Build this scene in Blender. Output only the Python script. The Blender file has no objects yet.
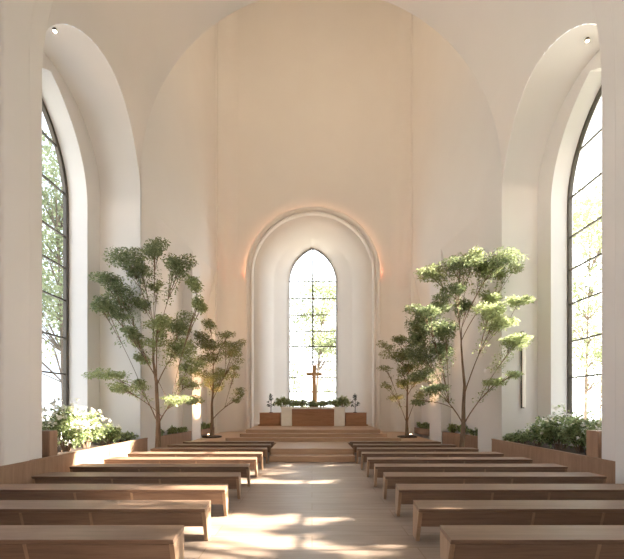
import bpy, math, random
from mathutils import Vector, Matrix
random.seed(7)
S = bpy.context.scene
COL = S.collection
F = 375.0; CX = 312.0; HY = 405.5; CZ = 1.75      # focal length in px, horizon, eye height

# ------------------------------------------------------------------ helpers
class MB:
    def __init__(s): s.v = []; s.f = []
    def add(s, vs, fs):
        o = len(s.v); s.v += [tuple(p) for p in vs]; s.f += [tuple(i + o for i in f) for f in fs]
    def box(s, x0, x1, y0, y1, z0, z1):
        s.prism([(x0, y0), (x1, y0), (x1, y1), (x0, y1)], z0, z1)
    def prism(s, poly, z0, z1):
        a = sum(poly[i][0]*poly[(i+1) % len(poly)][1]-poly[(i+1) % len(poly)][0]*poly[i][1] for i in range(len(poly)))
        if a < 0: poly = poly[::-1]
        n = len(poly)
        vs = [(x, y, z0) for x, y in poly] + [(x, y, z1) for x, y in poly]
        fs = [tuple(range(n))[::-1], tuple(range(n, 2*n))]
        fs += [(i, (i+1) % n, n+(i+1) % n, n+i) for i in range(n)]
        s.add(vs, fs)
    def prism_yz(s, poly, x0, x1):
        n = len(poly)
        vs = [(x0, y, z) for y, z in poly] + [(x1, y, z) for y, z in poly]
        fs = [tuple(range(n))[::-1], tuple(range(n, 2*n))]
        fs += [(i, (i+1) % n, n+(i+1) % n, n+i) for i in range(n)]
        s.add(vs, fs)
    def loft(s, loops, closed=True):
        n = len(loops[0]); vs = [p for l in loops for p in l]; fs = []
        for k in range(len(loops)-1):
            for i in range(n if closed else n-1):
                j = (i+1) % n
                fs.append((k*n+i, k*n+j, (k+1)*n+j, (k+1)*n+i))
        s.add(vs, fs)
    def tube(s, pts, radii, n=7, cap=True):
        pts = [Vector(p) for p in pts]; rings = []
        up = Vector((0.13, 0.31, 1)).normalized()
        for i, p in enumerate(pts):
            d = (pts[min(i+1, len(pts)-1)] - pts[max(i-1, 0)])
            if d.length < 1e-6: d = Vector((0, 0, 1))
            d.normalize()
            u = d.cross(up)
            if u.length < .05: u = d.cross(Vector((1, 0, 0)))
            u.normalize(); w = d.cross(u)
            r = radii[i] if isinstance(radii, (list, tuple)) else radii
            rings.append([p + (u*math.cos(2*math.pi*k/n) + w*math.sin(2*math.pi*k/n))*r for k in range(n)])
        o = len(s.v); s.loft(rings)
        if cap:
            s.f.append(tuple(o+k for k in range(n))[::-1])
            e = o + (len(pts)-1)*n; s.f.append(tuple(e+k for k in range(n)))
    def lathe(s, prof, n=16, c=(0, 0)):
        loops = [[(c[0]+r*math.cos(2*math.pi*k/n), c[1]+r*math.sin(2*math.pi*k/n), z) for k in range(n)] for r, z in prof]
        o = len(s.v); s.loft(loops)
        s.f.append(tuple(o+k for k in range(n))[::-1]); e = o+(len(prof)-1)*n
        s.f.append(tuple(e+k for k in range(n)))
    def build(s, name, mat, parent=None, smooth=None, bevel=0, loc=None, fix=True):
        me = bpy.data.meshes.new(name); me.from_pydata(s.v, [], s.f); me.update()
        if fix and len(s.v) < 60000:
            import bmesh
            bm = bmesh.new(); bm.from_mesh(me); bmesh.ops.recalc_face_normals(bm, faces=bm.faces)
            bm.to_mesh(me); bm.free()
        o = bpy.data.objects.new(name, me); COL.objects.link(o)
        if mat: me.materials.append(mat)
        if smooth:
            for p in me.polygons: p.use_smooth = True
            me.set_sharp_from_angle(angle=math.radians(smooth))
        if bevel:
            b = o.modifiers.new('bevel', 'BEVEL'); b.width = bevel; b.segments = 2; b.limit_method = 'ANGLE'
            b.harden_normals = False
        if parent:
            o.parent = parent
        if loc: o.location = loc
        return o

def empty(name, loc=(0, 0, 0)):
    o = bpy.data.objects.new(name, None); COL.objects.link(o); o.location = loc; o.empty_display_size = .2
    return o
def tag(o, label, cat, group=None):
    o['label'] = label; o['category'] = cat
    if group: o['group'] = group
    return o
def struct(o, label=None):
    o['kind'] = 'structure'
    if label: o['label'] = label
    return o
def P(px, py, Y):                     # a point of the photo at distance Y
    return Vector(((px-CX)/F*Y, Y, CZ+(HY-py)/F*Y))

# ------------------------------------------------------------------ materials
def mat(name, base=(.8, .8, .8), rough=.6, metal=0, spec=.4):
    m = bpy.data.materials.new(name); m.use_nodes = True
    b = m.node_tree.nodes['Principled BSDF']
    b.inputs['Base Color'].default_value = (*base, 1); b.inputs['Roughness'].default_value = rough
    b.inputs['Metallic'].default_value = metal; b.inputs['Specular IOR Level'].default_value = spec
    return m, m.node_tree, b
def N(t, kind, **kw):
    n = t.nodes.new(kind)
    for k, v in kw.items(): setattr(n, k, v)
    return n
def ramp(t, fac, stops):
    r = N(t, 'ShaderNodeValToRGB'); els = r.color_ramp.elements
    while len(els) < len(stops): els.new(.5)
    for e, (p, c) in zip(els, stops): e.position = p; e.color = (*c, 1)
    t.links.new(fac, r.inputs[0]); return r.outputs[0]
def coords(t, scale=(1, 1, 1), kind='Object'):
    c = N(t, 'ShaderNodeTexCoord'); m = N(t, 'ShaderNodeMapping'); m.inputs['Scale'].default_value = scale
    t.links.new(c.outputs[kind], m.inputs[0]); return m.outputs[0]
def noise(t, vec, scale, detail=4, rough=.55, dist=0):
    n = N(t, 'ShaderNodeTexNoise'); n.inputs['Scale'].default_value = scale; n.inputs['Detail'].default_value = detail
    n.inputs['Roughness'].default_value = rough; n.inputs['Distortion'].default_value = dist
    t.links.new(vec, n.inputs['Vector']); return n.outputs['Fac']
def bump(t, b, h, strength=.2, dist=.01):
    n = N(t, 'ShaderNodeBump'); n.inputs['Strength'].default_value = strength; n.inputs['Distance'].default_value = dist
    t.links.new(h, n.inputs['Height']); t.links.new(n.outputs[0], b.inputs['Normal'])

def plaster(name, c0, c1):
    m, t, b = mat(name, c0, .85, 0, .2)
    v = coords(t); f = noise(t, v, .6, 5)
    t.links.new(ramp(t, f, [(.3, c0), (.7, c1)]), b.inputs['Base Color'])
    bump(t, b, noise(t, v, 35, 3), .06, .01)
    return m
M_plaster = plaster('plaster', (.825, .79, .765), (.845, .81, .79))
M_plaster_white = plaster('white_plaster', (.84, .815, .80), (.86, .84, .825))

def wood(name, dark, mid, light, scale=(.5, 9, 9), rough=.45, fine=1.0):
    m, t, b = mat(name, mid, rough, 0, .4)
    v = coords(t, scale)
    oi = N(t, 'ShaderNodeObjectInfo'); ad = N(t, 'ShaderNodeVectorMath', operation='ADD')
    sc = N(t, 'ShaderNodeVectorMath', operation='SCALE'); cm = N(t, 'ShaderNodeCombineXYZ')
    for i in range(3): t.links.new(oi.outputs['Random'], cm.inputs[i])
    sc.inputs['Scale'].default_value = 37; t.links.new(cm.outputs[0], sc.inputs[0])
    t.links.new(v, ad.inputs[0]); t.links.new(sc.outputs[0], ad.inputs[1])
    f = noise(t, ad.outputs[0], 1.6*fine, 6, .6, .7)
    g = noise(t, ad.outputs[0], 9*fine, 3, .6, .2)
    mx = N(t, 'ShaderNodeMath', operation='MULTIPLY_ADD'); mx.inputs[1].default_value = .35
    t.links.new(g, mx.inputs[0])
    m2 = N(t, 'ShaderNodeMath', operation='MULTIPLY'); m2.inputs[1].default_value = .65
    t.links.new(f, m2.inputs[0]); t.links.new(m2.outputs[0], mx.inputs[2])
    t.links.new(ramp(t, mx.outputs[0], [(.3, dark), (.5, mid), (.7, light)]), b.inputs['Base Color'])
    bump(t, b, g, .08, .004)
    return m
M_bench = wood('bench_oak', (.165, .098, .065), (.235, .148, .10), (.29, .195, .138))
M_bench_end = wood('bench_end_oak', (.27, .165, .10), (.38, .25, .16), (.44, .30, .20), (9, 9, .6))
M_planter = wood('planter_oak', (.28, .165, .105), (.37, .23, .15), (.44, .29, .19), (6, 6, .5))
M_step = wood('step_oak', (.36, .22, .14), (.46, .30, .195), (.54, .37, .25), (.5, 8, 8))
M_altar_wood = wood('altar_walnut', (.28, .135, .07), (.39, .20, .11), (.45, .25, .145), (.7, 9, 9))
M_cross = wood('cross_oak', (.60, .36, .17), (.70, .44, .22), (.76, .52, .29), (8, 8, .6))
M_stone, t, b = mat('altar_stone', (.80, .77, .71), .5)
t.links.new(ramp(t, noise(t, coords(t), 5, 6), [(.3, (.84, .81, .75)), (.7, (.90, .88, .83))]), b.inputs['Base Color'])

def floor_mat():
    m, t, b = mat('floor_planks', (.5, .4, .3), .42, 0, .4)
    v = coords(t)
    br = N(t, 'ShaderNodeTexBrick'); br.offset = .5; br.squash = 1
    br.inputs['Scale'].default_value = 1; br.inputs['Brick Width'].default_value = 2.6; br.inputs['Row Height'].default_value = .42
    br.inputs['Mortar Size'].default_value = .007; br.inputs['Mortar Smooth'].default_value = .1; br.inputs['Bias'].default_value = 0
    br.inputs['Color1'].default_value = (.2, .2, .2, 1); br.inputs['Color2'].default_value = (.8, .8, .8, 1); br.inputs['Mortar'].default_value = (.5, .5, .5, 1)
    t.links.new(v, br.inputs['Vector'])
    mp = N(t, 'ShaderNodeMapping'); mp.inputs['Scale'].default_value = (.45, 7, 1)
    sc = N(t, 'ShaderNodeVectorMath', operation='SCALE'); sc.inputs['Scale'].default_value = 9
    t.links.new(br.outputs['Color'], sc.inputs[0])
    ad = N(t, 'ShaderNodeVectorMath', operation='ADD')
    t.links.new(v, mp.inputs[0]); t.links.new(mp.outputs[0], ad.inputs[0]); t.links.new(sc.outputs[0], ad.inputs[1])
    g = noise(t, ad.outputs[0], 2.2, 7, .62, .8)
    sep = N(t, 'ShaderNodeSeparateColor'); t.links.new(br.outputs['Color'], sep.inputs[0])
    mx = N(t, 'ShaderNodeMath', operation='MULTIPLY_ADD'); mx.inputs[1].default_value = .22; mx.inputs[2].default_value = 0
    t.links.new(sep.outputs[0], mx.inputs[0])
    a2 = N(t, 'ShaderNodeMath', operation='MULTIPLY_ADD'); a2.inputs[1].default_value = .8
    t.links.new(g, a2.inputs[0]); t.links.new(mx.outputs[0], a2.inputs[2])
    c = ramp(t, a2.outputs[0], [(.3, (.235, .172, .132)), (.5, (.30, .225, .175)), (.75, (.37, .285, .225))])
    mix = N(t, 'ShaderNodeMix', data_type='RGBA'); mix.inputs['B'].default_value = (.22, .15, .10, 1)
    t.links.new(br.outputs['Fac'], mix.inputs['Factor']); t.links.new(c, mix.inputs['A'])
    t.links.new(mix.outputs['Result'], b.inputs['Base Color'])
    bump(t, b, g, .05, .004)
    return m
M_floor = floor_mat()

def leafmat(name, dark, light, trans=.35, tcol=None):
    m, t, b = mat(name, dark, .5, 0, .3)
    g = N(t, 'ShaderNodeNewGeometry')
    c = ramp(t, g.outputs['Random Per Island'], [(0, dark), (1, light)])
    t.links.new(c, b.inputs['Base Color'])
    tr = N(t, 'ShaderNodeBsdfTranslucent')
    if tcol: tr.inputs[0].default_value = (*tcol, 1)
    else: t.links.new(c, tr.inputs[0])
    mx = N(t, 'ShaderNodeMixShader'); mx.inputs[0].default_value = trans
    t.links.new(b.outputs[0], mx.inputs[1]); t.links.new(tr.outputs[0], mx.inputs[2])
    t.links.new(mx.outputs[0], t.nodes['Material Output'].inputs[0])
    return m
M_leaf = leafmat('maple_leaf', (.17, .215, .105), (.42, .465, .26))
M_leaf_pale = leafmat('pale_maple_leaf', (.29, .34, .15), (.53, .57, .32), .5)  # paler copy of the maple leaf, sunlight put into the colour
M_leaf_olive = leafmat('olive_leaf', (.17, .20, .09), (.38, .39, .19), .4)
M_leaf_shrub = leafmat('shrub_leaf', (.12, .18, .07), (.52, .57, .30), .4)
M_leaf_out = leafmat('garden_leaf', (.20, .235, .12), (.38, .41, .24), .35)
M_leaf_dark = leafmat('dark_leaf', (.03, .05, .03), (.09, .12, .07), .2)
M_petal = leafmat('white_petal', (.75, .72, .62), (.85, .83, .76), .3)
def bark(name, a, c):
    m, t, b = mat(name, a, .85)
    t.links.new(ramp(t, noise(t, coords(t, (14, 14, 2.5)), 1.5, 5), [(.3, a), (.7, c)]), b.inputs['Base Color'])
    return m
M_bark = bark('bark', (.16, .10, .065), (.32, .22, .15))
M_bark_out = bark('garden_bark', (.10, .075, .055), (.2, .15, .11))
M_soil, t, b = mat('soil', (.05, .035, .025), .95)
t.links.new(ramp(t, noise(t, coords(t), 12, 5), [(.3, (.03, .02, .015)), (.7, (.09, .06, .04))]), b.inputs['Base Color'])
def metal(name, c, r):
    m, t, b = mat(name, c, r, .7)
    t.links.new(ramp(t, noise(t, coords(t), 20, 3), [(.3, c), (.7, tuple(min(1, x*1.2) for x in c))]), b.inputs['Base Color'])
    return m
M_frame = metal('bronze_frame', (.10, .085, .07), .45)
M_iron = metal('dark_iron', (.045, .045, .05), .45)
M_glow = {}
def emit(name, col, st):
    m = bpy.data.materials.new(name); m.use_nodes = True; t = m.node_tree
    b = t.nodes['Principled BSDF']; b.inputs['Base Color'].default_value = (*col, 1)
    b.inputs['Emission Color'].default_value = (*col, 1); b.inputs['Emission Strength'].default_value = st
    return m
def glassmat():
    m = bpy.data.materials.new('window_glass'); m.use_nodes = True; t = m.node_tree; t.nodes.clear()
    out = N(t, 'ShaderNodeOutputMaterial'); tr = N(t, 'ShaderNodeBsdfTransparent'); tr.inputs[0].default_value = (.96, .98, .98, 1)
    gl = N(t, 'ShaderNodeBsdfGlossy'); gl.inputs['Roughness'].default_value = .02
    lw = N(t, 'ShaderNodeLayerWeight'); pw = N(t, 'ShaderNodeMath', operation='POWER'); pw.inputs[1].default_value = 4
    t.links.new(lw.outputs['Facing'], pw.inputs[0])
    fr = N(t, 'ShaderNodeMath', operation='MULTIPLY_ADD'); fr.inputs[1].default_value = .6; fr.inputs[2].default_value = .03
    t.links.new(pw.outputs[0], fr.inputs[0])
    mx = N(t, 'ShaderNodeMixShader')
    t.links.new(fr.outputs[0], mx.inputs[0]); t.links.new(tr.outputs[0], mx.inputs[1]); t.links.new(gl.outputs[0], mx.inputs[2])
    t.links.new(mx.outputs[0], out.inputs[0]); return m
M_glass = glassmat()
M_paving, t, b = mat('paving', (.3, .33, .18), .9)  # neutral pale paving, so light bounced indoors stays untinted
t.links.new(ramp(t, noise(t, coords(t), 3, 6), [(.3, (.36, .36, .31)), (.7, (.50, .49, .45))]), b.inputs['Base Color'])

# ------------------------------------------------------------------ the shell
VX, VR, VZ = .30, 5.90, 9.5              # barrel vault: axis x, radius, springing height
YE, YB = 12.3, -4.6                      # chancel end and rear end of the nave
def wallx(s, z):
    if z <= VZ: return VX + s*VR
    return VX + s*math.sqrt(max(0, VR*VR-(z-VZ)**2))
ZT = 11.6
def outline(hw, zs, apex, z0, ns=6, na=12, nb=6):
    """closed arch outline as (offset, z): up the near side, over, down, and back along the bottom"""
    rise = apex-zs; R = (rise*rise+hw*hw)/(2*hw); c = R-hw
    pts = [(-hw, z0+(zs-z0)*i/ns) for i in range(ns)]
    a1 = math.acos(max(-1, min(1, c/R)))
    for i in range(na): a = a1*i/na; pts.append((c-R*math.cos(a), zs+R*math.sin(a)))
    pts.append((0, apex))
    right = [(-u, z) for u, z in pts[:-1]][::-1]
    pts += right
    pts += [(hw-2*hw*i/nb, z0) for i in range(1, nb)]
    return pts

SIDE = {1: dict(xa=7.37, xg=7.92, fw=.06), -1: dict(xa=-6.93, xg=-7.55, fw=.095)}
AR, AZ = 2.3, 8.6
BAYS = [9.95, 4.55, -.85]
WIN_HW, WIN_ZS, WIN_AP, WIN_Z0 = 1.62, 7.9, 10.62, 1.2
wn = 0
for s, side in ((-1, 'left'), (1, 'right')):
    mb = MB(); d = SIDE[s]
    ys = set()
    for yc in BAYS:
        for i in range(33): ys.add(round(yc-AR*math.cos(math.pi*i/32), 5))
    ys |= {YB, YE}; ys = sorted(ys)
    def zbot(y):
        for yc in BAYS:
            if abs(y-yc) < AR-1e-4: return AZ+math.sqrt(AR*AR-(y-yc)**2)
        return 0
    def inside(y0, y1): return any(abs((y0+y1)/2-yc) < AR for yc in BAYS)
    def zb2(y):
        for yc in BAYS:
            if abs(y-yc) <= AR+1e-4: return AZ+math.sqrt(max(0, AR*AR-(y-yc)**2))
        return 0
    for y0, y1 in zip(ys[:-1], ys[1:]):
        op = inside(y0, y1)
        z0a, z0b = (zb2(y0), zb2(y1)) if op else (0, 0)
        n = 10
        la = [z0a+(ZT-z0a)*k/n for k in range(n+1)]; lb = [z0b+(ZT-z0b)*k/n for k in range(n+1)]
        if not op:
            la = lb = [0, 4, AZ, 9.5, 9.9, 10.3, 10.7, 11.1, ZT]; n = len(la)-1
        mb.loft([[(wallx(s, z), y0, z) for z in la], [(wallx(s, z), y1, z) for z in lb]], closed=False)
    for bi, yc in enumerate(BAYS):
        op = outline(AR, AZ, AZ+AR, 0)
        wo = outline(WIN_HW, WIN_ZS, WIN_AP, WIN_Z0)
        L0 = [(wallx(s, z), yc+u, z) for u, z in op]
        Lm = [(wallx(s, z)*.5+d['xa']*.5, yc+u, z) for u, z in op]
        L1 = [(d['xa'], yc+u, z) for u, z in op]
        L2 = [(d['xa'], yc+u, z) for u, z in wo]
        L3 = [(d['xg']+s*.12, yc+u, z) for u, z in wo]
        nb = 5
        mb.loft([L0, Lm, L1, L2, L3])
        # the window itself
        wn += 1
        w = empty('window_%d' % wn, (d['xg'], yc, WIN_Z0)); struct(w, 'tall pointed window of the %s wall, %s' % (side, ['with bronze glazing bars', 'beside the camera', 'behind the camera', 'near the entrance'][bi]))
        fb = MB(); fw = d['fw']
        sc = [(u*(1-fw*1.3/WIN_HW), WIN_Z0+fw+(z-WIN_Z0)*(1-2*fw/9.2)) for u, z in wo]
        fb.loft([[(-.05, u, z-WIN_Z0) for u, z in wo], [(-.05, u, z-WIN_Z0) for u, z in sc],
                 [(.05, u, z-WIN_Z0) for u, z in sc], [(.05, u, z-WIN_Z0) for u, z in wo]])
        fb.build('window_frame', M_frame, w)
        bars = [9.3, 8.1, 6.9, 5.9, 4.85, 3.7, 2.6]
        if s < 0: bars = [9.4, 8.2, 6.9, 5.95, 4.95, 3.8, 2.7]
        def whw(z):
            if z <= WIN_ZS: return WIN_HW
            rise = WIN_AP-WIN_ZS; R = (rise**2+WIN_HW**2)/(2*WIN_HW)
            return math.sqrt(R*R-(z-WIN_ZS)**2)-(R-WIN_HW)
        g = MB()
        for z in bars:
            h = whw(z)-.03; g.box(-.03, .03, -h, h, z-WIN_Z0-.022, z-WIN_Z0+.022)
        g.box(-.026, .026, -.024, .024, .02, WIN_AP-WIN_Z0-.06)
        g.build('glazing_bars', M_frame, w)
        gl = MB(); gl.add([(0, u, z-WIN_Z0) for u, z in wo], [tuple(range(len(wo)))]); gl.build('glass', M_glass, w)
    o = mb.build('wall_%s' % side, M_plaster, smooth=35); struct(o)

# vault
mb = MB(); a0 = math.asin((ZT-VZ)/VR); n = 40
prof = [(VX+VR*math.cos(a0+(math.pi-2*a0)*i/n), VZ+VR*math.sin(a0+(math.pi-2*a0)*i/n)) for i in range(n+1)]
mb.loft([[(x, YB+(YE-YB)*k/6, z) for x, z in prof] for k in range(7)], closed=False)
struct(mb.build('ceiling', M_plaster, smooth=60))

# transverse arches (piers with the rib over the nave)
def rib(R, y0, y1, name, label):
    mb = MB(); n = 36; RX, RZ0 = .20, 8.4
    inn = [(RX+R, 0), (RX+R, 5)] + [(RX+R*math.cos(math.pi*i/n), RZ0+R*math.sin(math.pi*i/n)) for i in range(n+1)] + [(RX-R, 5), (RX-R, 0)]
    Ro = VR+.35
    out = [(VX+Ro, 0), (VX+Ro, 5)] + [(VX+Ro*math.cos(math.pi*i/n), VZ+Ro*math.sin(math.pi*i/n)) for i in range(n+1)] + [(VX-Ro, 5), (VX-Ro, 0)]
    rd = .05
    def lp(pts, y): return [(x, y, z) for x, z in pts]
    def off(dd): 
        r = R+dd
        return [(RX+r, 0), (RX+r, 5)] + [(RX+r*math.cos(math.pi*i/n), RZ0+r*math.sin(math.pi*i/n)) for i in range(n+1)] + [(RX-r, 5), (RX-r, 0)]
    L = [lp(out, y0), lp(off(rd), y0), lp(off(rd*.3), y0+rd*.3), lp(inn, y0+rd), lp(inn, y1-rd), lp(off(rd*.3), y1-rd*.3), lp(off(rd), y1), lp(out, y1)]
    mb.loft(L, closed=False)
    return struct(mb.build(name, M_plaster, smooth=50), label)
tn = 0
for y1 in (7.64, 2.2):
    tn += 1; rib(5.675, y1-1.4, y1, 'trim_%d' % tn, 'plaster pier and transverse arch across the nave')
    tn += 1; rib(5.59, y1-1.1, y1-.45, 'trim_%d' % tn, 'raised inner band of the transverse arch')

# rear wall with an added, unseen entrance door (behind the camera)
mb = MB(); outer = outline(5.89, 9.5, 15.39, 0)
mb.add([(VX+u, YB, z) for u, z in outer], [tuple(range(len(outer)))])
struct(mb.build('wall_rear', M_plaster))
t = empty('door_1', (VX, YB+.03, 0)); struct(t, 'oak double entrance door added behind the camera')
for e in (-1, 1):
    q = MB(); q.box(min(e*.01, e*1.1), max(e*.01, e*1.1), 0, .06, 0, 3.0); lf = q.build('door_leaf', M_planter, t, bevel=.008)
    q = MB(); q.tube([(e*.12, .12, .9), (e*.12, .12, 1.4)], .015, 8); q.build('door_handle', M_frame, lf)

# ---- chancel: splayed side walls with tall recesses, high tower, back wall with niche
TZ = 27.0; CB = 20.0
def XR(y): return 6.05-.14*(y-12.5)
def XL(y): return -(5.6-.108*(y-12.6)) if y > 12.6 else -5.6
CH = {1: dict(x=XR, r=[(13.4, 16.1), (17.2, 19.0)], y0=12.5), -1: dict(x=XL, r=[(13.35, 16.3), (17.2, 19.0)], y0=12.6)}
RZ = 8.5; RD = .42
for s, side in ((-1, 'left'), (1, 'right')):
    c = CH[s]; X = c['x']; mb = MB()
    T = lambda y, dd: X(y)+s*dd
    (a0, a1), (b0, b1) = c['r']
    st = (VX+s*VR, YE-.05)
    mb.prism([st, (X(c['y0']), c['y0']), (X(a0), a0), (T(a0, 1.5), a0), (st[0]+s*1.4, YE+.03), (st[0]+s*.02, YE+.03)], 0, TZ)
    mb.prism([(X(a1), a1), (X(b0), b0), (T(b0, 1.3), b0), (T(a1, 1.3), a1)], 0, TZ)
    mb.prism([(X(b1), b1), (X(CB+.05), CB+.05), (T(CB+.05, 1.3), CB+.05), (T(b1, 1.3), b1)], 0, TZ)
    for k, (r0, r1) in enumerate(((a0, a1), (b0, b1))):
        mb.prism([(X(r0), r0), (X(r1), r1), (T(r1, 1.3), r1), (T(r0, 1.3), r0)], RZ, TZ)
        mb.add([(T(r0, RD+.01), r0, 6.6), (T(r1, RD+.01), r1, 6.6), (X(r1), r1, RZ), (X(r0), r0, RZ)], [(0, 1, 2, 3)])
        mb.prism([(T(r0, RD), r0), (T(r1, RD), r1), (T(r1, RD+.4), r1), (T(r0, RD+.4), r0)], 0, RZ)
    fr = .9; cx_, cy_ = X(CB)-s*fr*.93, CB-fr
    arc = [(cx_+s*fr*math.sin(math.pi/2*(1-i/8))*.999, cy_+fr*math.cos(math.pi/2*(1-i/8))) for i in range(9)]
    mb.prism([(X(CB-fr)+s*.1, CB-fr)]+arc+[(cx_, CB+.04), (X(CB)+s*.3, CB+.04)], 0, TZ)
    struct(mb.build('wall_%s_chancel' % side, M_plaster_white, smooth=30))

# wall over the chancel arch
mb = MB(); n = 48
for i in range(n):
    a, b2 = math.pi*i/n, math.pi*(i+1)/n
    pa = (VX+VR*math.cos(a), VZ+VR*math.sin(a)); pb = (VX+VR*math.cos(b2), VZ+VR*math.sin(b2))
    mb.add([(pa[0], YE, pa[1]), (pb[0], YE, pb[1]), (pb[0], YE, TZ), (pa[0], YE, TZ)], [(0, 1, 2, 3)])
    mb.add([(pa[0], YE, pa[1]), (pb[0], YE, pb[1]), (pb[0], YE-.06, pb[1]), (pa[0], YE-.06, pa[1])], [(0, 1, 2, 3)])
struct(mb.build('wall_chancel_arch', M_plaster, smooth=30))
for z, en, pos in ((16.2, 45, 'lower'), (20.5, 70, 'upper')):  # unseen bars added to brighten and warm the upper chancel walls
    t = empty('added_fill_bar', (.3, YE+.3, z)); tag(t, 'long warm light bar added out of view above the chancel arch, %s one' % pos, 'lamp', 'light bars added above the chancel arch')
    q = MB(); q.box(-4.5, 4.5, -.28, -.08, -.15, .15); q.build('housing', M_plaster, t)
    q = MB(); q.box(-4.4, 4.4, -.08, -.05, -.1, .1); q.build('diffuser', emit('fill_diffuser', (1, .86, .66), 1), t)
    l = bpy.data.lights.new('fill_light', 'AREA'); l.shape = 'RECTANGLE'; l.size = 8.6; l.size_y = .4; l.energy = en; l.color = (1, .86, .66)
    lo = bpy.data.objects.new('fill_lamp', l); COL.objects.link(lo); lo.parent = t; lo.location = (0, -.02, 0); lo.rotation_euler = (math.pi/2, 0, math.pi)
mb = MB(); mb.box(-8.5, 8.8, YE-.2, CB+.6, TZ, TZ+.2); struct(mb.build('ceiling_chancel', M_plaster))

# back wall + niche
NX = .05; PZ = .78; FZ = .36
mb = MB()
n0 = outline(3.18, 8.72, 11.86, PZ, 8, 16, 8)
xl, xr = XL(CB)-.6, XR(CB)+.6
for i in range(len(n0)-8):                                   # wall outside the niche, column by column
    pass
m = len(n0)
half = (m-7)//2
def outer_pt(k):
    u, z = n0[k]
    return u, z
arch = n0[:m-7]                                               # near side up, over, down
for (u0, z0), (u1, z1) in zip(arch[:-1], arch[1:]):
    if abs(u0-u1) < 1e-6:
        xe = xl if u0 < 0 else xr
        mb.add([(xe, CB, z0), (NX+u0, CB, z0), (NX+u1, CB, z1), (xe, CB, z1)], [(0, 1, 2, 3)])
    else:
        mb.add([(NX+u0, CB, z0), (NX+u1, CB, z1), (NX+u1, CB, TZ), (NX+u0, CB, TZ)], [(0, 1, 2, 3)])
mb.add([(xl, CB, 8.72), (NX-3.18, CB, 8.72), (NX-3.18, CB, TZ), (xl, CB, TZ)], [(0, 1, 2, 3)])
mb.add([(xr, CB, 8.72), (NX+3.18, CB, 8.72), (NX+3.18, CB, TZ), (xr, CB, TZ)], [(0, 1, 2, 3)])
mb.add([(xl, CB, 0), (xr, CB, 0), (xr, CB, PZ), (xl, CB, PZ)], [(0, 1, 2, 3)])
def lp(o, y): return [(NX+u, y, z) for u, z in o]
loops = [lp(n0, CB)]
for k in range(1, 9):
    f = k/8; ff = f**.8
    hw = 3.18-1.03*ff; zs = 8.72+.13*f; ap = 11.86-.85*ff
    loops.append(lp(outline(hw, zs, ap+.12*f, PZ, 8, 16, 8), CB+1.25*f**1.25))
WS = 1.62
loops.append(lp(outline(1.56, 8.9, 11.08, WS-.05, 8, 16, 8), CB+1.75))
loops.append(lp(outline(1.38, 8.95, 10.95, WS, 8, 16, 8), CB+2.05))
mb.loft(loops)
struct(mb.build('wall_back', M_plaster_white, smooth=40))
# niche moulding with a warm cove strip behind its outer lip
def sweep_arch(mb, prof, z0):
    """prof: (half width, y) points; swept round the niche arch"""
    L = []
    for hw, y in prof:
        o_ = outline(hw, 8.72, 8.72+hw-.02, z0, 8, 20, 8); o_ = o_[:len(o_)-7]
        L.append([(NX+u, y, z) for u, z in o_])
    L.append(L[0]); mb.loft(L, closed=False)
mb = MB()
sweep_arch(mb, [(3.17, CB+.02), (3.17, CB-.14), (3.19, CB-.22), (3.24, CB-.25), (3.29, CB-.22), (3.31, CB-.13), (3.34, CB-.14), (3.38, CB-.27), (3.44, CB-.34), (3.50, CB-.34), (3.55, CB-.28), (3.56, CB-.16), (3.42, CB-.13), (3.42, CB+.02)], FZ)
tn += 1
tr = struct(mb.build('trim_%d' % tn, M_plaster_white, smooth=50), 'moulded arch around the altar niche')
mb = MB(); sweep_arch(mb, [(3.44, CB-.10), (3.48, CB-.10), (3.48, CB-.07), (3.44, CB-.07)], 8.9)
mb.build('cove_light_strip', emit('warm_strip', (1, .55, .3), 3), tr)
# altar window
w = empty('window_20', (NX, CB+1.97, WS)); struct(w, 'narrow pointed window above the altar')
wo = outline(1.38, 8.95, 10.95, WS, 8, 16, 8)
fb = MB(); sc = [(u*.975, WS+.03+(z-WS)*.992) for u, z in wo]
fb.loft([[(u, -.04, z-WS) for u, z in wo], [(u, -.04, z-WS) for u, z in sc], [(u, .04, z-WS) for u, z in sc], [(u, .04, z-WS) for u, z in wo]])
fb.build('window_frame', M_frame, w)
g = MB()
for z in (2.55, 3.4, 4.3, 5.2, 6.1, 7.05, 8.0, 9.0):
    g.box(-1.38, 1.38, -.03, .03, z-WS-.028, z-WS+.028)
g.box(-.045, .045, -.035, .035, 0, 10.9-WS)
g.build('glazing_bars', M_frame, w)
g = MB(); g.add([(u, 0, z-WS) for u, z in wo], [tuple(range(len(wo)))]); g.build('glass', M_glass, w)

# floor, chancel platform and steps
mb = MB(); mb.box(-8.2, 8.4, YB-.6, CB+.3, -.2, 0); struct(mb.build('floor', M_floor))
mb = MB()
mb.box(-4.72, 4.80, 14.02, CB+.2, 0.0, FZ)
struct(mb.build('floor_chancel', M_step), 'raised timber floor of the chancel')
mb = MB(); mb.box(-1.33, 1.33, 12.1, 14.02, 0, FZ); struct(mb.build('floor_aisle_landing', M_step, bevel=.012), 'raised landing at the end of the aisle')
mb = MB(); mb.box(-1.33, 1.33, 11.6, 12.1, 0, .18); struct(mb.build('step_aisle', M_step, bevel=.012), 'wooden step at the end of the aisle')
for i, (hw, y, z) in enumerate(((3.38, 14.42, .50), (2.9, 14.78, .64), (2.72, 15.14, PZ))):
    mb = MB(); mb.box(NX-hw, NX+hw, y, CB if i < 2 else CB+1.4, FZ if i == 0 else z-.14, z)
    struct(mb.build('step_altar', M_step, bevel=.012), ['lowest', 'middle', 'top'][i]+' wide step up to the altar')

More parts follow.
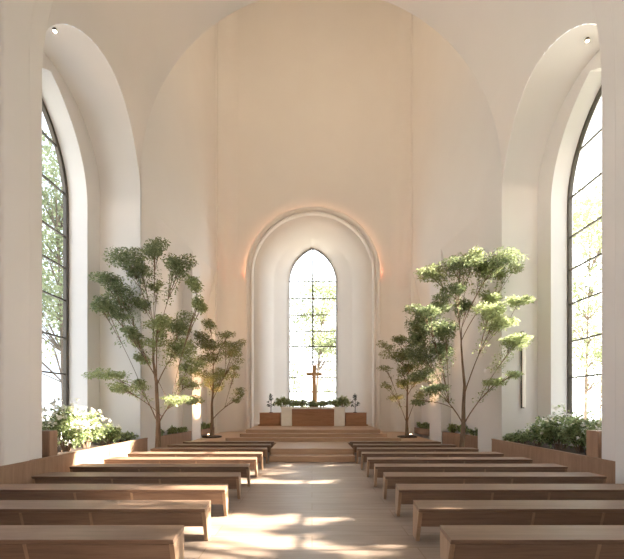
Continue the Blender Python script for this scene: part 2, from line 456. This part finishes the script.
# ------------------------------------------------------------------ benches
OUT_L = [5.15, 5.15, 5.15, 5.15, 5.15, 5.02, 4.98, 4.83, 4.74, 4.60]
OUT_R = [5.41, 5.41, 5.41, 5.41, 5.43, 5.32, 5.18, 4.98, 4.74, 4.60]
ORD = ['nearest', 'second nearest', 'third nearest', 'fourth nearest', 'fifth nearest', 'sixth nearest', 'fourth from the altar', 'third from the altar', 'second from the altar', 'closest to the altar']
def bench(s, k):
    side = 'left' if s < 0 else 'right'
    y0 = 4.08+1.08*k-.45; xi, xo = 1.39, (OUT_L if s < 0 else OUT_R)[k]
    t = empty('pew_bench', (s*(xi+xo)/2, y0, 0))
    L = (xo-xi)/2
    where = ORD[k]
    lab = 'wooden slab pew bench %s of the aisle, %s' % (side, where + (' to the camera' if k < 6 else ''))
    tag(t, lab, 'bench', 'wooden pew benches %s of the aisle' % side)
    q = MB(); q.prism_yz([(0, .45), (.017, .40), (.437, .40), (.45, .45)], -L, L); q.build('seat', M_bench, t, bevel=.006)
    q = MB(); q.prism_yz([(.018, .398), (.07, .205), (.105, .205), (.055, .398)], -L+.05, L-.05); q.build('apron', M_bench, t, bevel=.004)
    q = MB(); q.prism_yz([(.43, .398), (.40, .25), (.365, .25), (.395, .398)], -L+.05, L-.05); q.build('rear_apron', M_bench, t)
    for e in (-1, 1):
        q = MB(); x1 = e*L; x0 = e*(L-.05)
        q.prism_yz([(.0175, .399), (.125, 0), (.36, 0), (.434, .399)], min(x0, x1), max(x0, x1)); q.build('end_panel', M_bench_end, t, bevel=.005)
    for o in list(t.children):
        for v in o.data.vertices:
            if -s*v.co.x > L-.08:
                v.co.x += -s*(.045*(1-v.co.y/.45)+.02*(1-v.co.z/.45))
    for xx in (2.8, 3.68):
        q = MB(); x = s*xx-s*(xi+xo)/2
        q.prism_yz([(.0165, .398), (.1245, 0), (.35, 0), (.385, .24), (.30, .30), (.30, .398)], x-.018, x+.018); q.build('support_leg', M_bench_end, t)
for k in range(10):
    bench(-1, k); bench(1, k)

# ------------------------------------------------------------------ planters
def planter(name, label, segs, xf, xb, y0, y1, h, z0=0, endbox=None):
    """wood fronted planter: xf(y) front face, xb(y) back"""
    t = empty(name, ((xf(y0)), (y0+y1)/2, z0)); tag(t, label, 'planter')
    ox, oy, oz = t.location
    s = 1 if ox > 0 else -1
    def poly(a, b, d0, d1): return [(xf(a)+s*d0-ox, a-oy), (xf(b)+s*d0-ox, b-oy), (xf(b)+s*d1-ox, b-oy), (xf(a)+s*d1-ox, a-oy)]
    q = MB(); q.prism(poly(y0, y1, 0, .06), 0, h-z0-.03); q.build('front_panel', M_planter, t)
    q = MB(); q.prism(poly(y0, y1, -.012, .075), h-z0-.03, h-z0); q.build('top_rail', M_planter, t)
    for a, b in segs:
        q = MB()
        q.prism([(xf(a)+s*.062-ox, a-oy), (xf(b)+s*.062-ox, b-oy), (xb(b)-s*.01-ox, b-oy), (xb(a)-s*.01-ox, a-oy)], h-z0-.30, h-z0-.07)
        q.build('soil_bed', M_soil, t)
    if endbox:
        q = MB(); a, b, zt = endbox
        q.box(min(xf(a)+s*.08, xb(a)-s*.02)-ox, max(xf(a)+s*.08, xb(a)-s*.02)-ox, a-oy, b-oy, h-z0-.05, zt-z0); q.build('end_board', M_planter, t, bevel=.01)
    return t
HL, HR = .70, .67
planter('long_planter', 'long oak planter running along the left wall under the tall window', [(7.75, 12.15), (2.3, 6.2)], lambda y: -5.36, lambda y: -6.93, -3, 12.22, HL, endbox=(7.78, 8.02, 1.22))
planter('long_planter', 'long oak planter running along the right wall under the tall window', [(7.75, 12.15), (2.3, 6.2)], lambda y: 5.855, lambda y: 7.37, -3, 12.22, HR, endbox=(7.78, 8.12, 1.22))
for s, side in ((-1, 'left'), (1, 'right')):
    X = CH[s]['x']
    for k, (r0, r1) in enumerate(CH[s]['r']):
        z0 = 0
        if k == 0:
            planter('recess_planter', 'oak planter in the first chancel recess on the %s, behind the big maple' % side, [(r0+.02, r1-.02)], (lambda X: lambda y: X(y)+s*.03)(X), (lambda X: lambda y: X(y)+s*RD)(X), r0+.02, r1-.02, .64, z0)
        else:
            planter('recess_planter', 'small oak planter in the far chancel recess on the %s, beside the small maple' % side, [(r0+.02, r1-.02)], (lambda X: lambda y: X(y)+s*.03)(X), (lambda X: lambda y: X(y)+s*RD)(X), r0+.02, r1-.02, .64, FZ)

# ------------------------------------------------------------------ foliage
def leaf(mb, p, size, flat=.5, wid=.5):
    """one small pointed leaf folded along its midrib"""
    a = random.uniform(0, 2*math.pi); el = random.gauss(-.2, flat)
    d = Vector((math.cos(a)*math.cos(el), math.sin(a)*math.cos(el), math.sin(el)))
    sd = d.cross(Vector((0, 0, 1)));
    if sd.length < .1: sd = Vector((1, 0, 0))
    sd.normalize(); rl = random.gauss(0, .5)
    up = sd.cross(d); sd = (sd*math.cos(rl)+up*math.sin(rl)); up = sd.cross(d)
    w = size*wid*.5; p = Vector(p)
    o = len(mb.v)
    mb.v += [tuple(p), tuple(p+d*size*.45+sd*w+up*w*.25), tuple(p+d*size), tuple(p+d*size*.45-sd*w+up*w*.25)]
    mb.f += [(o, o+1, o+2), (o, o+2, o+3)]
def inball():
    while True:
        v = Vector((random.uniform(-1, 1), random.uniform(-1, 1), random.uniform(-1, 1)))
        if v.length < 1: return v
def bez(a, b, c, n=6):
    return [a*(1-t)**2+b*2*t*(1-t)+c*t*t for t in [i/n for i in range(n+1)]]

def in_room(x, y):
    if y < 12.15: return -6.8 < x < 7.22
    if y < 12.7: return -5.3 < x < 5.85
    return XL(y)+.14 < x < XR(y)-.14
def maple(name, label, Y, base, trunk, clumps, leafm, dens, lsize, rtrunk, depth0, depth1, palem=None, group=None, cat='tree', barkm=None):
    """trunk: list of (px,py) upward from the base; clumps: (px,py,rx,ry) leaf pads; both at distance Y, spread in depth"""
    b = Vector(base); t = empty(name, b); tag(t, label, cat, group)
    k = Y/F
    tp = [b-b] + [P(x, y, Y)-b+Vector((0, random.uniform(-.05, .05), 0)) for x, y in trunk]
    wood_ = MB(); n = len(tp)
    rad = [rtrunk*(1-.82*i/(n-1)) for i in range(n)]; rad[0] *= 1.35
    wood_.tube(tp, rad, 9)
    nodes = []
    for i in range(2, n):
        for j in range(4):
            f = j/4; nodes.append((tp[i-1].lerp(tp[i], f), rad[i-1]*(1-f)+rad[i]*f))
    nodes.append((tp[-1], rad[-1]))
    fol = MB(); fol2 = MB()
    order = sorted(range(len(clumps)), key=lambda i: (P(clumps[i][0], clumps[i][1], Y)-b-tp[1]).length)
    for ci in order:
        c = clumps[ci]; x, y, rx, ry = c[:4]; pale = len(c) > 4
        Yc = Y+(depth0+(depth1-depth0)*random.random()); k = Yc/F
        ctr = P(x, y, Yc)-b
        best = None
        for p, r in nodes:
            dz = ctr.z-p.z; dh = math.hypot(ctr.x-p.x, ctr.y-p.y)
            if dz < .15: continue
            sc = (ctr-p).length*.8 + max(0, dh-dz*.55)*2.2 + (0 if r > .012 else 1.5)
            if best is None or sc < best[0]: best = (sc, p, r)
        if best is None: best = (0, nodes[0][0], nodes[0][1])
        _, p, r = best
        tip = ctr-Vector((0, 0, ry*k*.3))
        mid = p.lerp(tip, .45)+Vector((0, 0, .10*(tip-p).length))-Vector(((tip.x-p.x)*.06, 0, 0))
        pts = bez(p, mid, tip, 7); r0 = min(r*.6, rtrunk*.28)
        rr = [r0*(1-i/7)+.008*(i/7) for i in range(8)]
        wood_.tube(pts, rr, 6, cap=False)
        for i in range(2, 8): nodes.append((pts[i], rr[i]))
        rw, rh = rx*k, ry*k; rd = rw*.9
        sub = []
        for q in range(max(4, int(rx*ry/26))):
            v = inball(); sub.append(ctr+Vector((v.x*rw*.9, v.y*rd*.9, v.z*rh*.8)))
        for sp in sub[:9]:
            st = pts[random.choice((4, 5, 6))]
            wood_.tube(bez(st, st.lerp(sp, .5)+Vector((0, 0, .06)), sp, 3), [.010, .008, .006, .004], 4, cap=False)
        nl = int(dens*rx*ry)
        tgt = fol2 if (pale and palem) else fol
        for _ in range(int(nl*.14)):
            v = inball(); q = random.choice(pts[4:7])+Vector((v.x*rw*.55, v.y*rw*.5, v.z*rh*.7+.08))
            if in_room(q.x+b.x, q.y+b.y): leaf(tgt, q, lsize*random.uniform(.6, 1.1))
        for _ in range(nl):
            sp = random.choice(sub); v = inball()
            q = sp+Vector((v.x*rw*.68, v.y*rd*.68, v.z*rh*.55))
            if not in_room(q.x+b.x, q.y+b.y): continue
            leaf(tgt, q, lsize*random.uniform(.65, 1.25))
    wood_.build('trunk', barkm or M_bark, t, smooth=60)
    if fol.v: fol.build('foliage', leafm, t, fix=False)
    if fol2.v:  # bright pads: sun is in the leaf colour here
        o = fol2.build('sun_tinted_foliage', palem, t, fix=False); o['label'] = 'foliage with sunlight put into its paler yellow-green colour'
    return t

YL = 11.95
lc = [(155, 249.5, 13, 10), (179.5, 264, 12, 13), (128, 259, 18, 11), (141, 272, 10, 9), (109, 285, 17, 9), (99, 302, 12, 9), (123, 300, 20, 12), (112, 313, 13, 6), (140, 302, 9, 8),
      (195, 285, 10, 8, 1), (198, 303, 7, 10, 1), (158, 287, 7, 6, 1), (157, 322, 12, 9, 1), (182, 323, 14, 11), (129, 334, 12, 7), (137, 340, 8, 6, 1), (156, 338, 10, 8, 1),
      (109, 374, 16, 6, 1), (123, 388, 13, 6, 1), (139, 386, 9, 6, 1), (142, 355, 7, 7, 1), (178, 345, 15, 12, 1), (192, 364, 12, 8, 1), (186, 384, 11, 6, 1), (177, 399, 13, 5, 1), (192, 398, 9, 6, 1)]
maple('maple_tree', 'tall airy maple tree left of the pews, reaching highest on the left', YL, ((158-CX)/F*YL, YL, 0),
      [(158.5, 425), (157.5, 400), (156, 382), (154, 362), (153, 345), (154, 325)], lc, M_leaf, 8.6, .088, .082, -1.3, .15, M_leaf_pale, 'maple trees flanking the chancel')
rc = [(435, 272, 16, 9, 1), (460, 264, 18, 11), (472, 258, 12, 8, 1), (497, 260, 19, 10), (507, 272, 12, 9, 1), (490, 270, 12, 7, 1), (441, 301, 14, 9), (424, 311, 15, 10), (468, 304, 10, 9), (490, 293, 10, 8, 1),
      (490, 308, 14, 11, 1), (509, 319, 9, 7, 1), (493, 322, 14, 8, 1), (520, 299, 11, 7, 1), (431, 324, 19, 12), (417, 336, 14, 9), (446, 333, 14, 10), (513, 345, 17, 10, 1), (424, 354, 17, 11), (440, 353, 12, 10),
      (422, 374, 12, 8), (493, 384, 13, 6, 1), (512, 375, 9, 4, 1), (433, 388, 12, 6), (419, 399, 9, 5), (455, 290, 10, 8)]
maple('maple_tree', 'tall bright green maple tree right of the pews with pads coloured a sunlit yellow-green', YL, ((461-CX)/F*YL, YL, 0),
      [(463, 425), (464, 405), (465, 385), (463, 365), (461, 345), (462, 328)], rc, M_leaf, 8.6, .088, .078, -1.3, .15, M_leaf_pale, 'maple trees flanking the chancel')
YS = 16.4
ls = [(210, 323, 10, 6), (203, 333, 12, 8), (228, 335, 10, 5), (236, 344, 9, 5), (207, 345, 14, 10), (226, 348, 11, 7), (237, 357, 9, 6), (215, 357, 14, 9), (206, 373, 12, 9), (224, 373, 12, 9), (241, 391, 7, 5), (237, 399, 5, 4), (215, 386, 10, 7), (198, 357, 8, 8), (236, 371, 7, 5)]
maple('maple_tree', 'small bushy maple tree on the chancel floor left of the altar niche', YS, ((212-CX)/F*YS, YS, FZ),
      [(212, 420), (212, 405), (213, 390), (213, 372), (213, 350)], ls, M_leaf_olive, 8.6, .09, .075, -.6, .6, None, 'maple trees flanking the chancel')
rs = [(395, 338, 10, 7), (386, 346, 8, 5), (397, 355, 13, 9), (410, 352, 11, 9), (386, 368, 7, 4), (410, 367, 11, 7), (400, 370, 9, 6), (416, 381, 9, 6), (403, 384, 10, 6), (388, 385, 6, 4), (396, 396, 8, 5), (413, 340, 9, 7), (419, 393, 6, 5)]
maple('maple_tree', 'small maple tree on the chancel floor right of the altar niche', YS, ((407-CX)/F*YS, YS, FZ),
      [(407, 424), (407, 410), (407, 396), (408, 380), (408, 360)], rs, M_leaf_olive, 8.6, .09, .07, -.6, .6, None, 'maple trees flanking the chancel')

def shrub(name, label, loc, rx, ry, h, nleaf, size, lm=None, petals=0, group=None, cat='shrub', clip=None):
    t = empty(name, loc); tag(t, label, cat, group)
    st = MB(); fo = MB(); fl = MB()
    tips = []
    for i in range(max(7, int(16*h))):
        v = inball(); tip = Vector((v.x*rx, v.y*ry, h*(.35+.6*abs(v.z)**.6*(1-.4*math.hypot(v.x, v.y)))))
        st.tube(bez(Vector((v.x*rx*.25, v.y*ry*.25, 0)), Vector((v.x*rx*.5, v.y*ry*.5, tip.z*.6)), tip, 4), [.012, .010, .008, .006, .004], 4, cap=False)
        tips.append(tip)
    st.build('stems', M_bark, t)
    for i in range(nleaf):
        tp = random.choice(tips); v = inball()
        p = tp*random.uniform(.55, 1.0)+Vector((v.x*rx*.34, v.y*ry*.34, v.z*h*.17)); p.z = max(.03, p.z)
        if clip and not clip(p.x+loc[0], p.y+loc[1]): continue
        leaf(fo, p, size*random.uniform(.6, 1.3), .7, .6)
    fo.build('foliage', lm or M_leaf_shrub, t, fix=False)
    if petals:
        me = None
        for i in range(petals):
            tp = random.choice(tips); v = inball(); p = tp*random.uniform(.95, 1.1)+Vector((v.x*rx*.4, v.y*ry*.4, abs(v.z)*h*.22))
            if me is None:
                for q in range(7): leaf(fl, (0, 0, 0), .07*random.uniform(.8, 1.2), .5, .8)
                o = fl.build('flower', M_petal, t, fix=False); me = o.data
            else:
                o = bpy.data.objects.new('flower', me); COL.objects.link(o); o.parent = t
            o.location = p; o.rotation_euler = (random.uniform(-.6, .6), random.uniform(-.6, .6), random.uniform(0, 6))
    return t
def soilz(h): return h-.08
SG = 'flowering shrubs in the %s wall planter'
for i, (y, x, rx, ry, h, n, pt, lab) in enumerate((
        (8.45, -6.15, .48, .40, .95, 1100, 30, 'leafy shrub nearest the left pier, beside the end board'),
        (9.15, -6.05, .58, .50, 1.22, 1900, 90, 'tall white-flecked shrub in the middle of the left wall planter'),
        (9.95, -6.0, .50, .50, 1.1, 1500, 70, 'rounded white-flecked shrub right of the tallest one in the left planter'),
        (10.8, -5.95, .42, .42, .66, 800, 6, 'lower shrub toward the far end of the left planter'),
        (11.6, -5.85, .38, .42, .36, 450, 0, 'low dark leafy plant at the far end of the left planter'))):
    shrub('planter_shrub', lab, (x, y, soilz(HL)), rx, ry, h, n, .10, petals=pt, group=SG % 'left', clip=lambda x, y: -6.86 < x < -5.30 and y < 12.15)
for i, (y, x, rx, ry, h, n, pt, lab) in enumerate((
        (8.5, 6.68, .45, .36, 1.0, 1000, 12, 'leafy shrub nearest the right pier, beside the end board'),
        (9.2, 6.6, .52, .48, 1.08, 1700, 24, 'bushy shrub under the right window, left of the one by the end board'),
        (9.95, 6.6, .50, .48, 1.15, 1600, 24, 'tall shrub in the middle of the right wall planter'),
        (10.75, 6.5, .46, .46, .85, 1000, 10, 'medium shrub on the left half of the right wall planter'),
        (11.4, 6.4, .38, .36, .42, 500, 0, 'low shrub near the far end of the right planter'),
        (11.95, 6.36, .30, .26, .30, 300, 0, 'smallest low plant at the far end of the right planter'))):
    shrub('planter_shrub', lab, (x, y, soilz(HR)), rx, ry, h, n, .10, petals=pt, group=SG % 'right', clip=lambda x, y: 5.80 < x < 7.28 and y < 12.15)
for s, side in ((-1, 'left'), (1, 'right')):
    X = CH[s]['x']
    for k, (r0, r1) in enumerate(CH[s]['r']):
        for j, f in enumerate((.22, .55, .84)):
            y = r0+(r1-r0)*f
            shrub('recess_shrub', 'low green shrub in the %s recess planter on the %s, %s' % (['first', 'far'][k], side, ['nearest the camera', 'in its middle', 'closest to the altar end'][j]),
                  (X(y)+s*.26, y, .57), .20, .36, .34+.08*random.random()+(.12 if s > 0 and k == 0 else 0), 520, .09, clip=(lambda X: lambda x, y: .03 < s*(x-X(y)) < RD-.03)(X), group='low shrubs in the chancel recess planters', lm=M_leaf_shrub)

# ------------------------------------------------------------------ altar group
AY = 17.7
t = empty('altar', (NX, AY, PZ)); tag(t, 'white stone altar table with a wood front panel', 'altar')
q = MB(); q.box(-1.52, 1.52, -.03, .83, .80, .90); q.build('table_top', M_stone, t, bevel=.01)
for e in (-1, 1):
    q = MB(); q.box(min(e*1.50, e*1.00), max(e*1.50, e*1.00), 0, .80, 0, .80); q.build('side_block', M_stone, t, bevel=.01)
q = MB(); q.box(-1.0, 1.0, .05, .12, 0, .80); q.build('front_panel', M_altar_wood, t); 
q = MB(); q.box(-1.0, 1.0, .70, .77, 0, .80); q.build('rear_panel', M_altar_wood, t)
for e, side in ((-1, 'left'), (1, 'right')):
    t = empty('credence_box', (NX+e*2.06, AY+.25, PZ)); tag(t, 'low wooden box table to the %s of the altar' % side, 'side table', 'box tables beside the altar')
    q = MB(); q.box(-.5, .5, 0, .6, .06, .60); q.build('body', M_altar_wood, t, bevel=.008)
    q = MB(); q.box(-.56, .54, -.04, .62, 0, .06) if e < 0 else q.box(-.54, .56, -.04, .62, 0, .06); q.build('plinth', M_altar_wood, t)
    q = MB(); q.box(-.51, .51, -.01, .61, .60, .625); q.build('top', M_altar_wood, t)
    p = empty('rose_stem_stand', (NX+e*2.04, AY+.5, PZ+.625)); tag(p, 'dark slender flower stand on the %s box table beside the altar' % side, 'flower stand', 'dark flower stands beside the altar')
    q = MB(); q.lathe([(.10, 0), (.10, .015), (.03, .03), (.012, .06)], 14); q.build('base', M_iron, p)
    q = MB(); q.tube([(0, 0, .05), (.01, 0, .4), (-.005, 0, .78)], [.016, .014, .010], 6)
    for a, z, l in ((.3, .45, .17), (2.9, .50, .16), (3.5, .33, .14), (6.1, .36, .13), (1.3, .62, .1), (4.4, .62, .1)):
        q.tube(bez(Vector((0, 0, z-.08)), Vector((math.cos(a)*l*.6, math.sin(a)*l*.6, z-.05)), Vector((math.cos(a)*l, math.sin(a)*l, z+.04)), 4), .008, 5)
    q.build('stem', M_iron, p)
    q = MB()
    for a, z, l in ((.3, .47, .17), (2.9, .52, .16), (3.5, .36, .14), (6.1, .39, .13), (1.3, .65, .09), (4.4, .65, .09), (0, .80, 0), (2, .86, .03), (4, .74, .04)):
        for _ in range(26):
            v = inball(); leaf(q, (math.cos(a)*l+v.x*.07, math.sin(a)*l+v.y*.07, z+v.z*.055), .07, .6, .6)
    q.build('leaves', M_leaf_dark, p, fix=False)
# plants along the altar top
pl = [(-1.62+.20, .42, 'at the left end'), (-1.0, .32, 'second from the left end'), (-.52, .27, 'left of the cross'), (.02, .25, 'in front of the cross'), (.52, .28, 'right of the cross'), (.98, .35, 'second from the right end'), (1.40, .42, 'at the right end')]
for x, h, w_ in pl:
    shrub('altar_greenery', 'leafy greenery on the altar top, %s' % w_, (NX+x, AY+.28, PZ+.90), .40, .22, h*1.35, 650, .10, lm=M_leaf_pale, petals=6, group='leafy greenery along the altar top', cat='plant')
t = empty('altar_cross', (NX+.05, AY+.66, PZ+.90)); tag(t, 'light oak cross standing on the altar before the window', 'cross')
q = MB(); q.box(-.095, .095, -.05, .05, .05, 2.05); q.build('upright', M_cross, t, bevel=.008)
q = MB(); q.box(-.39, .39, -.048, .048, 1.53, 1.68); q.build('crossbar', M_cross, t, bevel=.008)
q = MB(); q.box(-.22, .22, -.14, .14, 0, .05); q.build('base', M_cross, t, bevel=.008)

# ------------------------------------------------------------------ wall lights and small lamps
M_tube = emit('tube_diffuser', (1, .93, .84), .12)
t = empty('vertical_lamp', (6.86, 12.22, 1.66)); tag(t, 'tall slim vertical wall light on the right alcove side wall', 'lamp')
q = MB(); q.box(-.055, .02, -.07, .0, 0, 2.5); q.build('backplate', M_frame, t)
q = MB(); q.tube([(.0, -.09, .03), (0, -.09, 2.47)], .05, 12); q.build('diffuser', M_tube, t, smooth=40)
for s, side in ((-1, 'left'), (1, 'right')):
    x, y = (6.75, 9.2) if s > 0 else (-6.0, 8.75)
    zt = AZ+math.sqrt(AR**2-(9.95-y)**2)
    t = empty('ceiling_spotlight', (x, y, zt-.05)); tag(t, 'small round spotlight in the %s alcove soffit' % side, 'lamp', 'spotlights in the alcove soffits')
    q = MB(); q.lathe([(.045, -.03), (.05, 0), (.04, .03)], 16); q.build('housing', M_frame, t)
    q = MB(); q.lathe([(.035, -.036), (.035, -.032)], 16); q.build('lens', emit('spot_lens', (1, .8, .55), 60), t)
    l = bpy.data.lights.new('spot', 'SPOT'); l.energy = 60; l.color = (1, .8, .6); l.spot_size = 2.2; l.shadow_soft_size = .06
    lo = bpy.data.objects.new('spot_lamp', l); COL.objects.link(lo); lo.parent = t; lo.location = (0, 0, -.09)
# uplights at the foot of the small trees
for s, side in ((-1, 'left'), (1, 'right')):
    x = (212-CX)/F*YS-.25 if s < 0 else (407-CX)/F*YS+.25
    t = empty('uplight', (x, YS+.35, FZ)); tag(t, 'small uplight at the foot of the %s small maple' % side, 'lamp', 'uplights at the small maples')
    q = MB(); q.lathe([(.07, 0), (.07, .09), (.06, .10)], 14); q.build('housing', M_frame, t)
    q = MB(); q.lathe([(.055, .1005), (.055, .104)], 14); q.build('lens', emit('uplight_lens', (1, .7, .4), 20), t)
    l = bpy.data.lights.new('up', 'SPOT'); l.energy = 700 if s < 0 else 350; l.color = (1, .58, .28); l.spot_size = 1.5; l.spot_blend = .8; l.shadow_soft_size = .06
    lo = bpy.data.objects.new('uplight_lamp', l); COL.objects.link(lo); lo.parent = t; lo.location = (0, 0, .13); lo.rotation_euler = (math.pi, 0, 0)
# soil rings of the small trees
for s, side in ((-1, 'left'), (1, 'right')):
    x = (212-CX)/F*YS if s < 0 else (407-CX)/F*YS
    q = MB(); q.lathe([(.42, 0), (.42, .05), (.36, .06)], 24); o = q.build('tree_pit', M_soil, None, loc=(x, YS, FZ)); tag(o, 'dark soil bed around the foot of the %s small maple' % side, 'soil bed', 'soil beds of the small maples')
    
# ------------------------------------------------------------------ the garden outside
mb = MB(); mb.box(-90, 90, -60, 140, -.32, -.22); struct(mb.build('ground', M_paving), 'pale garden lawn outside the windows')
def garden_tree(label, loc, h, r, trunk_r, lean, ncl, nleaf, lm, zlow=.35, size=.28):
    t = empty('garden_tree', loc); tag(t, label, 'tree', 'garden trees beyond the windows')
    w_ = MB(); f_ = MB(); top = Vector((lean, 0, h*.8))
    pts = bez(Vector((0, 0, 0)), Vector((lean*.2, 0, h*.4)), top, 8); w_.tube(pts, [trunk_r*(1-.8*i/8) for i in range(9)], 8)
    for c in range(ncl):
        v = inball(); z = h*(zlow+(1-zlow)*random.random()); sp = r*(1-.55*abs((z/h-zlow)/(1-zlow)-.4))
        ctr = Vector((lean*z/h+v.x*sp, v.y*sp, z))
        k = max(2, min(7, int((z/h-.12)/.8*8))); st = pts[k]
        w_.tube(bez(st, st.lerp(ctr, .5)+Vector((0, 0, .2)), ctr, 4), [trunk_r*.26, trunk_r*.2, trunk_r*.14, trunk_r*.08, .006], 5, cap=False)
        for _ in range(nleaf//ncl):
            v = inball(); leaf(f_, ctr+Vector((v.x*r*.33, v.y*r*.33, v.z*r*.2)), size*random.uniform(.6, 1.3), .6, .55)
    w_.build('trunk', M_bark_out, t); f_.build('foliage', lm, t, fix=False)
    return t
GZ = -.22
garden_tree('leafy tree filling the left window', (-12.45, 18.9, GZ), 15.5, 4.4, .14, -.5, 80, 14000, M_leaf_out, .26, .24)
garden_tree('pale leafy tree beyond the right window', (15.3, 21.0, GZ), 13.5, 4.2, .09, .3, 80, 15000, M_leaf_out, .30, .22)
garden_tree('small thin sapling low in the right window', (12.5, 16.3, GZ), 4.2, 1.1, .05, .1, 22, 420, M_leaf_out, .3, .14)
garden_tree('tree with a leaning trunk behind the altar window', (.25, 27.5, GZ), 11.2, 2.9, .13, .55, 56, 8500, M_leaf_out, .50, .2)
garden_tree('low shrubby tree behind the altar window on the left', (-1.5, 29.5, GZ), 5.2, 1.5, .06, .1, 26, 1500, M_leaf_out, .15, .18)
garden_tree('low shrubby tree behind the altar window on the right', (1.7, 29.0, GZ), 5.0, 1.4, .06, -.1, 26, 1500, M_leaf_out, .15, .18)
garden_tree('unseen tree added outside the right wall to dapple the nearest pews', (13.0, 3.9, GZ), 15.5, 3.9, .2, .2, 55, 7000, M_leaf_out, .67, .30)  # added out of view to break up the sun on the near rows
# unseen hedge added to block low sun; wavy top shapes the sun patches
t = empty('sun_block_hedge', (16, 0, GZ)); tag(t, 'tall unseen hedge added to block the low sun', 'hedge')
h_ = MB()
for _ in range(26000):
    y = random.uniform(-14, 12.6); top = 9.9+.55*math.sin(y*2.1)+.5*math.sin(y*4.9+1)
    leaf(h_, (random.uniform(-.7, .7), y, top*random.random()**.8), .5*random.uniform(.7, 1.2), .7, .7)
h_.build('foliage', M_leaf_out, t, fix=False)
h_ = MB()
for i in range(25): h_.tube([(0, -13.5+i*1.05, 0), (.1, -13.5+i*1.05, 8.0)], [.08, .03], 6)
h_.build('stems', M_bark_out, t)

# ------------------------------------------------------------------ light
W = bpy.data.worlds.new('sky'); S.world = W; W.use_nodes = True; t = W.node_tree; bg = t.nodes['Background']
tc = N(t, 'ShaderNodeTexCoord'); sp = N(t, 'ShaderNodeSeparateXYZ'); t.links.new(tc.outputs['Generated'], sp.inputs[0])
up = ramp(t, sp.outputs[2], [(0, (1, .97, .93)), (.25, (.97, .98, 1)), (.9, (.78, .87, 1))])
mr = N(t, 'ShaderNodeMapRange', interpolation_type='SMOOTHSTEP')       # brighter on the sun's side of the sky, bluer away from it
mr.inputs[1].default_value = -.75; mr.inputs[2].default_value = .45; mr.inputs[3].default_value = .25; mr.inputs[4].default_value = 1
t.links.new(sp.outputs[0], mr.inputs[0])
mx = N(t, 'ShaderNodeMix', data_type='RGBA', blend_type='MULTIPLY'); mx.inputs['Factor'].default_value = 1
t.links.new(up, mx.inputs['A']); t.links.new(ramp(t, mr.outputs[0], [(.25, (.20, .235, .28)), (1, (1, 1, 1))]), mx.inputs['B'])
t.links.new(mx.outputs['Result'], bg.inputs[0])
bg.inputs[1].default_value = 5.0
L = bpy.data.lights.new('sun', 'SUN'); L.energy = 28; L.angle = math.radians(.6); L.color = (1, .90, .77)
sun = bpy.data.objects.new('sun', L); COL.objects.link(sun); sun.location = (30, 5, 12)
sun.rotation_euler = Vector((-1, .0, -.60)).to_track_quat('-Z', 'Y').to_euler()

# ------------------------------------------------------------------ camera
cam = bpy.data.cameras.new('camera'); co = bpy.data.objects.new('camera', cam); COL.objects.link(co)
co.location = (0, 0, CZ); co.rotation_euler = (math.pi/2, 0, 0)
cam.sensor_width = 36; cam.lens = F/624*36; cam.shift_y = (HY-279.5)/624; cam.clip_end = 400
S.camera = co
vs = S.view_settings; S.display_settings.display_device = 'sRGB'
vs.view_transform = 'Standard'; vs.look = 'None'; vs.gamma = 1; vs.use_curve_mapping = False; vs.exposure = 0.78
S.cycles.use_denoising = True
S.cycles.max_bounces = 16; S.cycles.diffuse_bounces = 8; S.cycles.transparent_max_bounces = 16
S.cycles.sample_clamp_indirect = 6
